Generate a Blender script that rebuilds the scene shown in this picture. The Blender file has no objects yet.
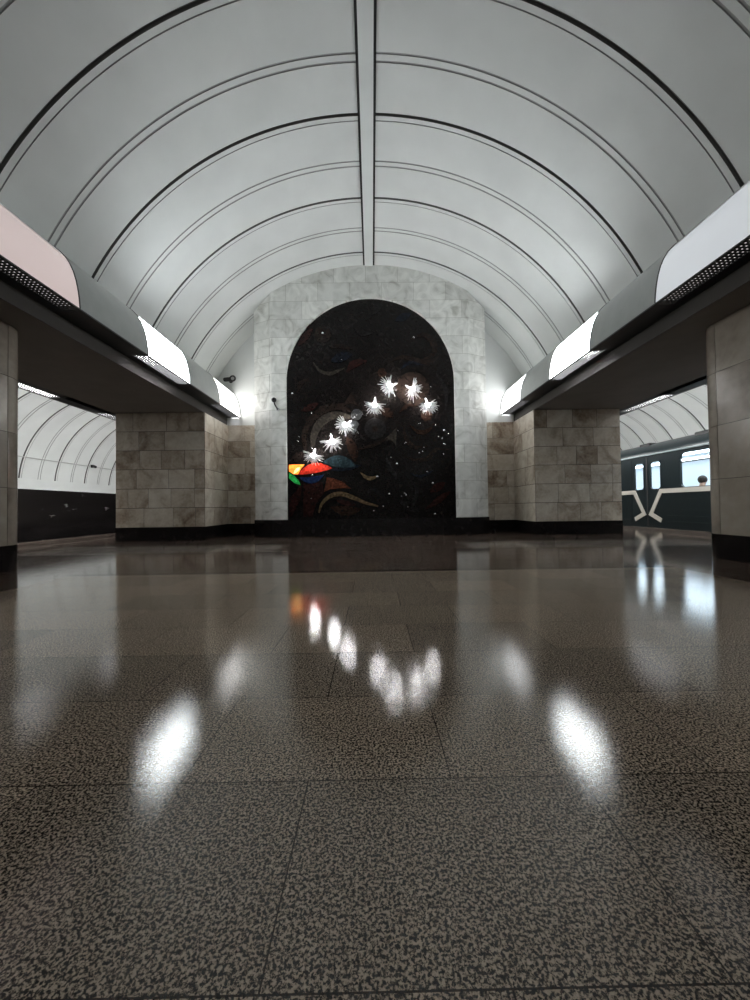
import bpy, bmesh, math, random
from mathutils import Vector, Matrix
R = random.Random(7)
sc = bpy.context.scene
COL = sc.collection
PI = math.pi

# ------------------------------------------------------------------ helpers
class MB:
    def __init__(s):
        s.v = []; s.f = []; s.m = []; s.t = []
    def vert(s, p):
        s.v.append(tuple(p)); return len(s.v) - 1
    def face(s, idx, m=0, t=0.5):
        s.f.append(tuple(idx)); s.m.append(m); s.t.append(t)
    def quad(s, a, b, c, d, m=0, t=0.5):
        i = [s.vert(p) for p in (a, b, c, d)]; s.face(i, m, t)
    def box(s, lo, hi, m=0, t=0.5, M=None):
        x0, y0, z0 = lo; x1, y1, z1 = hi
        P = [(x0,y0,z0),(x1,y0,z0),(x1,y1,z0),(x0,y1,z0),(x0,y0,z1),(x1,y0,z1),(x1,y1,z1),(x0,y1,z1)]
        if M is not None: P = [tuple(M @ Vector(p)) for p in P]
        b = len(s.v); s.v += P
        for q in ((0,3,2,1),(4,5,6,7),(0,1,5,4),(1,2,6,5),(2,3,7,6),(3,0,4,7)):
            s.face([b+i for i in q], m, t)
    def tube(s, pts, rad, n=10, m=0, cap=True, t=0.5):
        pts = [Vector(p) for p in pts]
        if not hasattr(rad, '__len__'): rad = [rad]*len(pts)
        rings = []
        ref = None
        for i, p in enumerate(pts):
            d = (pts[min(i+1, len(pts)-1)] - pts[max(i-1, 0)]).normalized()
            if ref is None:
                ref = Vector((0,0,1)) if abs(d.z) < .9 else Vector((1,0,0))
            u = (ref - d*ref.dot(d)).normalized(); w = d.cross(u); ref = u
            rings.append([s.vert(p + (u*math.cos(2*PI*k/n) + w*math.sin(2*PI*k/n))*rad[i]) for k in range(n)])
        for a, b in zip(rings, rings[1:]):
            for k in range(n):
                s.face((a[k], a[(k+1)%n], b[(k+1)%n], b[k]), m, t)
        if cap:
            s.face(rings[0][::-1], m, t); s.face(rings[-1], m, t)
    def sphere(s, c, r, n=14, k=9, m=0, sc=(1,1,1), M=None):
        c = Vector(c); rings = []
        for j in range(1, k):
            th = PI*j/k
            rg = []
            for i in range(n):
                ph = 2*PI*i/n
                p = Vector((math.sin(th)*math.cos(ph)*sc[0], math.sin(th)*math.sin(ph)*sc[1], math.cos(th)*sc[2]))*r
                if M is not None: p = M @ p
                rg.append(s.vert(c+p))
            rings.append(rg)
        top = Vector((0,0,r*sc[2])); 
        if M is not None: top = M @ top
        a = s.vert(c+top); b = s.vert(c-top)
        for i in range(n):
            s.face((a, rings[0][i], rings[0][(i+1)%n]), m)
            s.face((b, rings[-1][(i+1)%n], rings[-1][i]), m)
        for p, q in zip(rings, rings[1:]):
            for i in range(n):
                s.face((p[i], q[i], q[(i+1)%n], p[(i+1)%n]), m)
    def sheet(s, rows, m=0, t=0.5, mats=None):
        idx = [[s.vert(p) for p in r] for r in rows]
        for j in range(len(rows)-1):
            mm = mats[j] if mats else m
            for i in range(len(rows[0])-1):
                s.face((idx[j][i], idx[j][i+1], idx[j+1][i+1], idx[j+1][i]), mm, t)
    def prism(s, poly, off, m=0, t=0.5):
        """closed polygon (3D points) extruded by the vector off"""
        n = len(poly); off = Vector(off)
        a = [s.vert(p) for p in poly]; b = [s.vert(Vector(p)+off) for p in poly]
        s.face(a, m, t); s.face(b[::-1], m, t)
        for i in range(n):
            s.face((a[i], b[i], b[(i+1)%n], a[(i+1)%n]), m, t)
    def build(s, name, mats, parent=None, smooth=False, fix=True, bevel=0):
        me = bpy.data.meshes.new(name)
        me.from_pydata(s.v, [], s.f)
        mats = mats if isinstance(mats, (list, tuple)) else [mats]
        for m in mats: me.materials.append(m)
        me.polygons.foreach_set('material_index', s.m)
        at = me.attributes.new('tint', 'FLOAT', 'FACE')
        at.data.foreach_set('value', s.t)
        if fix:
            bm = bmesh.new(); bm.from_mesh(me)
            bmesh.ops.recalc_face_normals(bm, faces=bm.faces)
            bm.to_mesh(me); bm.free()
        me.update()
        o = bpy.data.objects.new(name, me); COL.objects.link(o)
        if smooth:
            me.polygons.foreach_set('use_smooth', [True]*len(me.polygons))
            me.set_sharp_from_angle(angle=math.radians(38))
        if bevel:
            bv = o.modifiers.new('bevel', 'BEVEL'); bv.width = bevel; bv.segments = 2
            bv.limit_method = 'ANGLE'; bv.angle_limit = math.radians(50)
        if parent is not None:
            o.parent = parent
            o.matrix_parent_inverse = Matrix.Translation(-parent.location)
        return o

def thing(name, label, cat, loc=(0,0,0), group=None):
    o = bpy.data.objects.new(name, None); COL.objects.link(o)
    o.location = loc; o.empty_display_size = .1
    o['label'] = label; o['category'] = cat; o['kind'] = 'thing'
    if group: o['group'] = group
    return o
def tag(o, label, cat, group=None):
    o['label'] = label; o['category'] = cat; o['kind'] = 'thing'
    if group: o['group'] = group
    return o
def struct(o, label=None, cat=None):
    o['kind'] = 'structure'
    if label: o['label'] = label
    if cat: o['category'] = cat
    return o

# ------------------------------------------------------------------ materials
def newmat(name):
    m = bpy.data.materials.new(name); m.use_nodes = True
    nt = m.node_tree
    for n in list(nt.nodes): nt.nodes.remove(n)
    out = nt.nodes.new('ShaderNodeOutputMaterial')
    return m, nt, out
def N(nt, t, **kw):
    n = nt.nodes.new(t)
    for k, v in kw.items():
        if k in n.inputs: n.inputs[k].default_value = v
        else: setattr(n, k, v)
    return n
def L(nt, a, b): nt.links.new(a, b)
def ramp(nt, fac, stops, interp='LINEAR'):
    r = nt.nodes.new('ShaderNodeValToRGB'); r.color_ramp.interpolation = interp
    e = r.color_ramp.elements
    while len(e) > 1: e.remove(e[-1])
    for i, (p, c) in enumerate(stops):
        x = e[0] if i == 0 else e.new(p)
        x.position = p; x.color = (*c, 1) if len(c) == 3 else c
    L(nt, fac, r.inputs[0]); return r
def pbr(name, col, rough=.5, metal=0, spec=.5, noise=0, nscale=6, coat=0, bump=0, bscale=200):
    m, nt, out = newmat(name)
    b = N(nt, 'ShaderNodeBsdfPrincipled', Roughness=rough, Metallic=metal)
    b.inputs['Specular IOR Level'].default_value = spec
    b.inputs['Coat Weight'].default_value = coat
    b.inputs['Coat Roughness'].default_value = .08
    b.inputs['Base Color'].default_value = (*col, 1)
    tc = N(nt, 'ShaderNodeTexCoord')
    if noise:
        nz = N(nt, 'ShaderNodeTexNoise', Scale=nscale, Detail=6.0)
        L(nt, tc.outputs['Object'], nz.inputs['Vector'])
        r = ramp(nt, nz.outputs['Fac'], [(.3, tuple(c*(1-noise) for c in col)), (.7, tuple(min(1, c*(1+noise)) for c in col))])
        L(nt, r.outputs[0], b.inputs['Base Color'])
    if bump:
        nz = N(nt, 'ShaderNodeTexNoise', Scale=bscale, Detail=3.0)
        L(nt, tc.outputs['Object'], nz.inputs['Vector'])
        bp = N(nt, 'ShaderNodeBump', Strength=bump, Distance=.01)
        L(nt, nz.outputs['Fac'], bp.inputs['Height']); L(nt, bp.outputs[0], b.inputs['Normal'])
    L(nt, b.outputs[0], out.inputs[0]); return m
def emit(name, col, strength, gloss=.0):
    m, nt, out = newmat(name)
    b = N(nt, 'ShaderNodeBsdfPrincipled', Roughness=.18)
    b.inputs['Base Color'].default_value = (*[c*.75 for c in col], 1)
    b.inputs['Emission Color'].default_value = (*col, 1)
    b.inputs['Emission Strength'].default_value = strength
    L(nt, b.outputs[0], out.inputs[0]); return m

def stone(name, stops, rough=.28, scale=2.2, spec=.5):
    """polished marble slabs: every slab carries its own tint, plus veins and stains"""
    m, nt, out = newmat(name)
    b = N(nt, 'ShaderNodeBsdfPrincipled', Roughness=rough)
    b.inputs['Specular IOR Level'].default_value = spec
    tc = N(nt, 'ShaderNodeTexCoord'); at = N(nt, 'ShaderNodeAttribute', attribute_name='tint')
    sh = N(nt, 'ShaderNodeVectorMath', operation='MULTIPLY_ADD')
    L(nt, at.outputs['Fac'], sh.inputs[0]); sh.inputs[1].default_value = (37, 23, 51); L(nt, tc.outputs['Object'], sh.inputs[2])
    n1 = N(nt, 'ShaderNodeTexNoise', Scale=scale, Detail=8.0, Distortion=1.2)
    L(nt, sh.outputs[0], n1.inputs['Vector'])
    n2 = N(nt, 'ShaderNodeTexNoise', Scale=scale*9, Detail=5.0)
    L(nt, sh.outputs[0], n2.inputs['Vector'])
    a = N(nt, 'ShaderNodeMath', operation='MULTIPLY_ADD'); a.inputs[1].default_value = .75
    L(nt, n1.outputs['Fac'], a.inputs[0])
    c = N(nt, 'ShaderNodeMath', operation='MULTIPLY_ADD'); c.inputs[1].default_value = .20; c.inputs[2].default_value = -.10
    L(nt, at.outputs['Fac'], c.inputs[0]); L(nt, c.outputs[0], a.inputs[2])
    d = N(nt, 'ShaderNodeMath', operation='MULTIPLY_ADD'); d.inputs[1].default_value = .25
    L(nt, n2.outputs['Fac'], d.inputs[0]); L(nt, a.outputs[0], d.inputs[2])
    r = ramp(nt, d.outputs[0], stops)
    L(nt, r.outputs[0], b.inputs['Base Color'])
    bp = N(nt, 'ShaderNodeBump', Strength=.06, Distance=.02)
    L(nt, n1.outputs['Fac'], bp.inputs['Height']); L(nt, bp.outputs[0], b.inputs['Normal'])
    L(nt, b.outputs[0], out.inputs[0]); return m

def granite(name, dark, light, rough, seams=True, scale=78, lo=.40, hi=.60):
    m, nt, out = newmat(name)
    b = N(nt, 'ShaderNodeBsdfPrincipled')
    tc = N(nt, 'ShaderNodeTexCoord')
    n0 = N(nt, 'ShaderNodeTexNoise', Scale=scale, Detail=4.0, Roughness=.65, Distortion=.4)
    L(nt, tc.outputs['Object'], n0.inputs['Vector'])
    r = ramp(nt, n0.outputs['Fac'], [(lo, dark), ((lo+hi)/2-.01, tuple(d*.6+l*.25 for d, l in zip(dark, light))), (hi, light), (.75, tuple(l*1.25 for l in light))])
    nb = N(nt, 'ShaderNodeTexNoise', Scale=.9, Detail=5.0)
    L(nt, tc.outputs['Object'], nb.inputs['Vector'])
    mr = N(nt, 'ShaderNodeMapRange'); mr.inputs[1].default_value = .3; mr.inputs[2].default_value = .7
    mr.inputs[3].default_value = rough*.75; mr.inputs[4].default_value = rough*1.3
    L(nt, nb.outputs['Fac'], mr.inputs[0])
    col = r.outputs[0]
    if seams:
        mp = N(nt, 'ShaderNodeMapping'); mp.inputs['Location'].default_value = (.165, -.125, 0)
        L(nt, tc.outputs['Object'], mp.inputs['Vector'])
        br = N(nt, 'ShaderNodeTexBrick', Scale=1.0)
        br.inputs['Brick Width'].default_value = .66; br.inputs['Row Height'].default_value = .403
        br.inputs['Mortar Size'].default_value = .0015; br.inputs['Mortar Smooth'].default_value = .1
        br.offset = .47; br.squash = 1.0; br.offset_frequency = 2
        br.inputs['Color1'].default_value = (.82, .82, .82, 1); br.inputs['Color2'].default_value = (1.12, 1.1, 1.08, 1)
        br.inputs['Mortar'].default_value = (.10, .085, .075, 1)
        L(nt, mp.outputs[0], br.inputs['Vector'])
        mx = N(nt, 'ShaderNodeMix', data_type='RGBA', blend_type='MULTIPLY'); mx.inputs[0].default_value = 1
        L(nt, r.outputs[0], mx.inputs[6]); L(nt, br.outputs['Color'], mx.inputs[7])
        col = mx.outputs[2]
        bp0 = N(nt, 'ShaderNodeBump', Strength=.6, Distance=.004, invert=True)
        L(nt, br.outputs['Fac'], bp0.inputs['Height'])
    rg = ramp(nt, n0.outputs['Fac'], [(lo, (.75,.75,.75)), (hi, (1,1,1)), (.7, (1.9,1.9,1.9))])
    rm = N(nt, 'ShaderNodeMath', operation='MULTIPLY'); L(nt, mr.outputs[0], rm.inputs[0]); L(nt, rg.outputs[0], rm.inputs[1])
    L(nt, col, b.inputs['Base Color']); L(nt, rm.outputs[0], b.inputs['Roughness'])
    b.inputs['Specular IOR Level'].default_value = .5
    bp = N(nt, 'ShaderNodeBump', Strength=.05, Distance=.004)
    L(nt, n0.outputs['Fac'], bp.inputs['Height'])
    if seams: L(nt, bp0.outputs[0], bp.inputs['Normal'])
    L(nt, bp.outputs[0], b.inputs['Normal'])
    L(nt, b.outputs[0], out.inputs[0]); return m

def panel_stone():
    m, nt, out = newmat('pale_marble_cladding')
    b = N(nt, 'ShaderNodeBsdfPrincipled', Roughness=.32)
    tc = N(nt, 'ShaderNodeTexCoord'); ge = N(nt, 'ShaderNodeNewGeometry')
    sx = N(nt, 'ShaderNodeSeparateXYZ'); L(nt, tc.outputs['Object'], sx.inputs[0])
    cb = N(nt, 'ShaderNodeCombineXYZ'); L(nt, sx.outputs[2], cb.inputs[1])
    ad = N(nt, 'ShaderNodeMath', operation='ADD'); L(nt, sx.outputs[0], ad.inputs[0]); L(nt, sx.outputs[1], ad.inputs[1])
    ax = N(nt, 'ShaderNodeMath', operation='ADD'); ax.inputs[1].default_value = .37; L(nt, ad.outputs[0], ax.inputs[0])
    L(nt, ax.outputs[0], cb.inputs[0])
    mp = N(nt, 'ShaderNodeMapping'); mp.inputs['Location'].default_value = (0, -.405, 0); L(nt, cb.outputs[0], mp.inputs[0])
    br = N(nt, 'ShaderNodeTexBrick', Scale=1.0); br.offset = .5
    br.inputs['Brick Width'].default_value = .74; br.inputs['Row Height'].default_value = .42
    br.inputs['Mortar Size'].default_value = .005; br.inputs['Mortar Smooth'].default_value = .2
    br.inputs['Color1'].default_value = (.86,.86,.86,1); br.inputs['Color2'].default_value = (1.06,1.06,1.06,1); br.inputs['Mortar'].default_value = (.60,.59,.57,1)
    L(nt, mp.outputs[0], br.inputs['Vector'])
    n1 = N(nt, 'ShaderNodeTexNoise', Scale=3.2, Detail=9.0, Distortion=1.5); L(nt, tc.outputs['Object'], n1.inputs['Vector'])
    r = ramp(nt, n1.outputs['Fac'], [(.25, (.42,.42,.38)), (.42, (.63,.635,.60)), (.6, (.76,.765,.73)), (.8, (.84,.845,.81))])
    mx = N(nt, 'ShaderNodeMix', data_type='RGBA', blend_type='MULTIPLY'); mx.inputs[0].default_value = 1
    L(nt, r.outputs[0], mx.inputs[6]); L(nt, br.outputs['Color'], mx.inputs[7])
    L(nt, mx.outputs[2], b.inputs['Base Color'])
    L(nt, b.outputs[0], out.inputs[0]); return m

def reflection_blotch(name, scale, lo, hi, pale, rough, stretch):  # black stone, pale patches paint in blurred reflections and glints
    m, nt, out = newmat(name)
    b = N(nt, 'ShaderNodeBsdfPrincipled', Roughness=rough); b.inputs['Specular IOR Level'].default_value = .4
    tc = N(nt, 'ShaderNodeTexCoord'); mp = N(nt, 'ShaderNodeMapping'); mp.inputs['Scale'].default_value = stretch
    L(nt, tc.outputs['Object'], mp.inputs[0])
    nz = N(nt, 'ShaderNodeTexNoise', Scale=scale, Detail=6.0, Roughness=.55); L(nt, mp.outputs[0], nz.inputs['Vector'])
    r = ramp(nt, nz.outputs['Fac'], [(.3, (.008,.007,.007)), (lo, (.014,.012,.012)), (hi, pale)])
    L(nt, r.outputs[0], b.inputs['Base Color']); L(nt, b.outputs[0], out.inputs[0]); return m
def tessera(name, col, rough=.22, var=.5, scale=26, emi=0, spec=.22):
    m, nt, out = newmat(name)
    b = N(nt, 'ShaderNodeBsdfPrincipled', Roughness=rough)
    tc = N(nt, 'ShaderNodeTexCoord')
    b.inputs['Specular IOR Level'].default_value = spec
    vo = N(nt, 'ShaderNodeTexVoronoi', Scale=float(scale)); L(nt, tc.outputs['Object'], vo.inputs['Vector'])
    sp = N(nt, 'ShaderNodeSeparateColor'); L(nt, vo.outputs['Color'], sp.inputs[0])
    r = ramp(nt, sp.outputs[0], [(0, tuple(c*(1-var) for c in col)), (.7, col), (1, tuple(min(1, c*(1+var)) for c in col))])
    L(nt, r.outputs[0], b.inputs['Base Color'])
    bp = N(nt, 'ShaderNodeBump', Strength=.12, Distance=.01); L(nt, sp.outputs[1], bp.inputs['Height']); L(nt, bp.outputs[0], b.inputs['Normal'])
    if emi:
        L(nt, r.outputs[0], b.inputs['Emission Color']); b.inputs['Emission Strength'].default_value = emi
    L(nt, b.outputs[0], out.inputs[0]); return m

def glass_pane(name, tintc=(.9,.95,.97)):
    m, nt, out = newmat(name)
    tr = N(nt, 'ShaderNodeBsdfTransparent'); tr.inputs[0].default_value = (*tintc, 1)
    gl = N(nt, 'ShaderNodeBsdfGlossy', Roughness=.02)
    lw = N(nt, 'ShaderNodeLayerWeight'); lw.inputs['Blend'].default_value = .35
    fr = N(nt, 'ShaderNodeMath', operation='POWER'); L(nt, lw.outputs['Facing'], fr.inputs[0]); fr.inputs[1].default_value = 3.5
    mx = N(nt, 'ShaderNodeMixShader'); L(nt, fr.outputs[0], mx.inputs[0]); L(nt, tr.outputs[0], mx.inputs[1]); L(nt, gl.outputs[0], mx.inputs[2])
    L(nt, mx.outputs[0], out.inputs[0]); return m
def frosted(name, col):
    m, nt, out = newmat(name)
    d = N(nt, 'ShaderNodeBsdfDiffuse'); d.inputs[0].default_value = (*col, 1)
    t = N(nt, 'ShaderNodeBsdfTranslucent'); t.inputs[0].default_value = (*col, 1)
    g = N(nt, 'ShaderNodeBsdfGlossy', Roughness=.08)
    m1 = N(nt, 'ShaderNodeMixShader'); m1.inputs[0].default_value = .5; L(nt, d.outputs[0], m1.inputs[1]); L(nt, t.outputs[0], m1.inputs[2])
    m2 = N(nt, 'ShaderNodeMixShader'); m2.inputs[0].default_value = .12; L(nt, m1.outputs[0], m2.inputs[1]); L(nt, g.outputs[0], m2.inputs[2])
    L(nt, m2.outputs[0], out.inputs[0]); return m

M = {}
M['plaster'] = pbr('white_plaster', (.65,.67,.66), .75, noise=.06, nscale=1.3, bump=.05, bscale=60)
M['joint'] = pbr('grey_joint', (.16,.16,.155), .9)
M['joint_soft'] = pbr('pale_joint', (.36,.365,.36), .9)
M['black_seam'] = pbr('black_seam', (.012,.012,.012), .8)
M['soffit'] = pbr('grey_soffit_paint', (.17,.155,.14), .85, noise=.08, nscale=2)
M['stone'] = stone('brown_marble', [(.24,(.16,.11,.075)), (.38,(.34,.28,.215)), (.52,(.50,.445,.365)), (.68,(.62,.58,.50)), (.88,(.72,.69,.62))])
M['column_stone'] = stone('taupe_marble', [(.25,(.17,.14,.115)), (.5,(.30,.26,.215)), (.75,(.40,.355,.30))], rough=.2, scale=1.1)
M['edge'] = pbr('shaded_brown_edge', (.055,.05,.045), .8)
M['grout'] = pbr('brown_grout', (.07,.06,.05), .9)
M['panel'] = panel_stone()
M['plinth'] = reflection_blotch('black_granite', 7.0, .70, .76, (.13,.13,.13), .12, (1,1,1))
M['floor_light'] = granite('speckled_granite', (.012,.009,.007), (.55,.45,.35), .07, True, scale=180, lo=.44, hi=.55)
M['floor_brown'] = granite('brown_granite', (.060,.042,.033), (.19,.14,.112), .08, True)
M['floor_strip'] = granite('light_granite_strip', (.16,.135,.115), (.40,.35,.30), .08, False)
M['floor_line'] = granite('dark_granite_line', (.018,.014,.012), (.035,.028,.025), .16, False)
M['cover'] = pbr('grey_painted_metal', (.34,.36,.35), .35, noise=.05)
M['enamel'] = pbr('white_enamel', (.7,.7,.7), .3)
M['black_metal'] = pbr('black_metal', (.012,.012,.012), .45)
M['dark_metal'] = pbr('dark_metal', (.03,.03,.03), .4, metal=.3)
M['chrome'] = pbr('polished_steel', (.85,.85,.87), .06, metal=1)
M['steel'] = pbr('grey_steel', (.45,.45,.45), .35, metal=.8)

# ------------------------------------------------------------------ measured dimensions (metres)
H_CAM = .667
VZ, VR = 1.86, 4.42             # hall vault axis height, radius
Y_END = 9.52                     # recessed end wall
Y_PAN = 8.59                     # front of the marble panel
Y_BACK = -17.0
X_IN, X_OUT = 3.64, 5.56         # pillar faces
Y_PIL = 8.25
Z_SOF = 2.79
Z_LIP = 2.98
X_EDGE = 7.6                     # platform edge
X_WALL = 11.57
Y_FAR = 26.0
def vault_z(x): return VZ + math.sqrt(max(0, VR*VR - x*x))

# ------------------------------------------------------------------ tiled walls
def path_points(path, s0, s1):
    """points of a plan polyline between two arc lengths"""
    out = []; acc = 0
    for (a, b) in zip(path, path[1:]):
        l = math.hypot(b[0]-a[0], b[1]-a[1])
        def at(s): 
            k = (s-acc)/l; return (a[0]+(b[0]-a[0])*k, a[1]+(b[1]-a[1])*k)
        lo, hi = max(s0, acc), min(s1, acc+l)
        if hi - lo > 1e-6:
            p = at(lo)
            if not out: out.append(p)
            out.append(at(hi))
        acc += l
    return out
def path_len(path): return sum(math.hypot(b[0]-a[0], b[1]-a[1]) for a, b in zip(path, path[1:]))
def offset(pts, d):
    """offset a plan polyline to its right-hand side"""
    res = []
    for i, p in enumerate(pts):
        a = pts[max(i-1, 0)]; b = pts[min(i+1, len(pts)-1)]
        t1 = Vector((p[0]-a[0], p[1]-a[1])); t2 = Vector((b[0]-p[0], b[1]-p[1]))
        n = Vector((0, 0))
        for t in (t1, t2):
            if t.length > 1e-7:
                t.normalize(); n += Vector((t.y, -t.x))
        n.normalize()
        res.append((p[0]+n.x*d, p[1]+n.y*d))
    return res
def tiles(mb, path, z0, courses, lens, corners=(), gap=.0035, proud=.008, rnd=R, stagger=True):
    """slabs on a plan path (right-hand side faces out); forced breaks at the corner arc lengths"""
    T = path_len(path)
    # backing
    rows = [[(x, y, z0) for x, y in path], [(x, y, z0+sum(courses)) for x, y in path]]
    mb.sheet(rows, 1)
    z = z0
    for ci, h in enumerate(courses):
        marks = [0] + list(corners) + [T]
        for a, b in zip(marks, marks[1:]):
            cuts = [a]; s = a + (rnd.uniform(*lens)*(rnd.uniform(.45, .75) if stagger and ci % 2 else 1))
            while s < b - lens[0]*.45:
                cuts.append(s); s += rnd.uniform(*lens)
            cuts.append(b)
            for c0, c1 in zip(cuts, cuts[1:]):
                pts = path_points(path, c0+gap, c1-gap)
                if len(pts) < 2: continue
                o = offset(pts, proud); t = rnd.random()
                za, zb = z+gap, z+h-gap
                mb.sheet([[(x, y, za) for x, y in o], [(x, y, zb) for x, y in o]], 0, t)
                mb.sheet([[(x, y, zb) for x, y in o], [(x, y, zb) for x, y in pts]], 0, t)
                mb.sheet([[(x, y, za) for x, y in pts], [(x, y, za) for x, y in o]], 0, t)
                for e in (0, -1):
                    mb.quad((*o[e], za), (*o[e], zb), (*pts[e], zb), (*pts[e], za), 0, t)
        z += h
def plinth_strip(mb, path, z1, proud, m=0):
    o = offset(path, proud)
    mb.sheet([[(x, y, 0) for x, y in o], [(x, y, z1) for x, y in o]], m)
    mb.sheet([[(x, y, z1) for x, y in o], [(x, y, z1) for x, y in path]], m)
    for e in (0, -1):
        mb.quad((*o[e], 0), (*o[e], z1), (*path[e], z1), (*path[e], 0), m)
def mirror(path): return [(-x, y) for x, y in path][::-1]

# ------------------------------------------------------------------ floor
mb = MB()
xs = [0, 1.55, 3.12, 4.1, 5.62, 6.25, 6.45, 7.38, X_EDGE]
xs = [-x for x in xs[::-1]] + xs[1:]
ys = [Y_BACK, 3.88, 3.98, 5.78, 5.86, 6.85, 6.95, Y_END+.1, Y_FAR]
for i, (x0, x1) in enumerate(zip(xs, xs[1:])):
    for y0, y1 in zip(ys, ys[1:]):
        ax = abs((x0+x1)/2); ym = (y0+y1)/2
        if ax < 5.62 and ym > Y_END+.1: continue
        m = 1
        if ax < 3.12 and y1 <= 3.881: m = 0
        elif ax < 3.12 and y1 <= 3.981: m = 3
        elif 1.55 < ax < 5.6 and 5.86 <= ym <= 6.85: m = 2
        elif ax < 5.6 and (5.78 < ym < 5.86 or 6.85 < ym < 6.95): m = 3
        elif 6.25 < ax < 6.45 and ym > Y_BACK: m = 2
        elif ax > 7.38: m = 2
        mb.quad((x0, y0, 0), (x1, y0, 0), (x1, y1, 0), (x0, y1, 0), m)
# platform faces and slab
for s in (-1, 1):
    mb.quad((s*X_EDGE, Y_BACK, 0), (s*X_EDGE, Y_FAR, 0), (s*X_EDGE, Y_FAR, -1.3), (s*X_EDGE, Y_BACK, -1.3), 3)
fl = struct(mb.build('floor', [M['floor_light'], M['floor_brown'], M['floor_strip'], M['floor_line']], fix=False),
            'polished speckled granite floor of the hall and platforms', 'floor')
for s, nm in ((-1, 'floor_left'), (1, 'floor_right')):
    mb = MB(); mb.box((min(s*X_EDGE, s*X_WALL), Y_BACK, -1.4), (max(s*X_EDGE, s*X_WALL), Y_FAR, -1.3))
    struct(mb.build(nm, pbr(nm, (.02,.02,.02), .9)), 'dark track bed beside the platform', 'track bed')

# ------------------------------------------------------------------ vaults
def vault(name, cx, cz, r, a0, a1, y0, y1, ystart, step, first_double, tail=None, seg=84, bold=1.0):
    st = []                       # (y, radius, material of the strip that follows)
    st.append((y0, r, 0)); y = ystart; k = 0
    while y < y1 - .08:
        if y > y0 + .08:
            dbl = (k % 2 == 0) == first_double
            grooves = [(-.045, .013, .010, 2), (.045, .013, .010, 2)] if dbl else [(-.045, .022*bold, .04, 1), (.045, .007, .012, 2)]
            for dy, w, d, mm in grooves:
                st += [(y+dy-w, r, mm), (y+dy-w*.8, r+d, mm), (y+dy+w*.8, r+d, mm), (y+dy+w, r, 0)]
        y += step; k += 1
    st.append((y1, r, 0))
    mb = MB()
    rows = []
    for (y, rr, m) in st:
        row = []
        for i in range(seg+1):
            a = a0 + (a1-a0)*i/seg
            row.append((cx + rr*math.cos(a), y, cz + rr*math.sin(a)))
        rows.append(row)
    mb.sheet(rows, mats=[s_[2] for s_ in st[:-1]])
    if tail: tail(mb)
    o = mb.build(name, [M['plaster'], M['joint'], M['joint_soft']], fix=False)
    o.data.polygons.foreach_set('use_smooth', [True]*len(o.data.polygons)); o.data.set_sharp_from_angle(angle=math.radians(30))
    return o
a_spring = math.asin((3.55-VZ)/VR)
JS = 4.575 - .725*28
struct(vault('ceiling', 0, VZ, VR, a_spring, PI-a_spring, Y_BACK, Y_END, JS, .725, True),
       'white ribbed barrel vault over the central hall', 'ceiling')
# ridge: dark channel with a white cover strip
mb = MB(); zt = VZ + VR
mb.box((-.128, Y_BACK, zt-.022), (.128, Y_PAN-.02, zt+.02), 1)
mb.box((-.094, Y_BACK, zt-.042), (.094, Y_PAN-.02, zt-.021), 0)
struct(mb.build('trim_1', [M['plaster'], M['black_seam']], bevel=0), 'white ridge strip with black edges along the top of the vault', 'ceiling strip')

PVX, PVZ, PVR = 8.6, 1.5, 2.97
for s, nm in ((-1, 'ceiling_left'), (1, 'ceiling_right')):
    a0 = math.asin((1.78-PVZ)/PVR); a1 = math.radians(141)
    def tail(mb, s=s):
        xw = PVX + PVR*math.cos(a0)
        mb.quad((s*xw, Y_BACK, 1.78), (s*xw, Y_FAR, 1.78), (s*X_WALL, Y_FAR, 1.43), (s*X_WALL, Y_BACK, 1.43), 0)
    lo, hi = (a0, a1) if s > 0 else (PI-a0, PI-a1)
    struct(vault(nm, s*PVX, PVZ, PVR, lo, hi, Y_BACK, Y_FAR, 12.4-.70*40, .70, False, tail, 48, 1.3),
           'white ribbed vault over the %s platform track' % ('left' if s < 0 else 'right'), 'ceiling')
# track walls of black polished stone, blurred light reflections painted in as pale patches
M['track_wall'] = reflection_blotch('black_track_wall', 1.6, .66, .74, (.22,.21,.20), .16, (1.0,1.0,2.6))
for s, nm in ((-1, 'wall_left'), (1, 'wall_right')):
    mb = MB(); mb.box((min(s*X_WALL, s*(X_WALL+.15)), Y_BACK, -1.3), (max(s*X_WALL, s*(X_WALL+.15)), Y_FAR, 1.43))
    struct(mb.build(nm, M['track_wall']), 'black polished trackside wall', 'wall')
mb = MB()
for s in (-1, 1):
    mb.box((min(s*5.56, s*12), Y_FAR, -1.4), (max(s*5.56, s*12), Y_FAR+.1, 4.6))
struct(mb.build('wall_end', M['track_wall']), 'dark end of the platform tunnels', 'wall')
mb = MB(); mb.box((-12, Y_BACK-.1, -1.4), (12, Y_BACK, 6.4))
struct(mb.build('wall_back', M['plaster']), 'plain wall closing the hall behind the camera', 'wall')
# walls between hall end and platforms, past the end pillars
for s, nm in ((-1, 'wall_platform_left'), (1, 'wall_platform_right')):
    mb = MB(); mb.box((min(s*5.4, s*5.56), Y_END, 0), (max(s*5.4, s*5.56), Y_FAR, 3.3))
    struct(mb.build(nm, M['stone']), 'stone wall along the platform beyond the hall end', 'wall')

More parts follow.
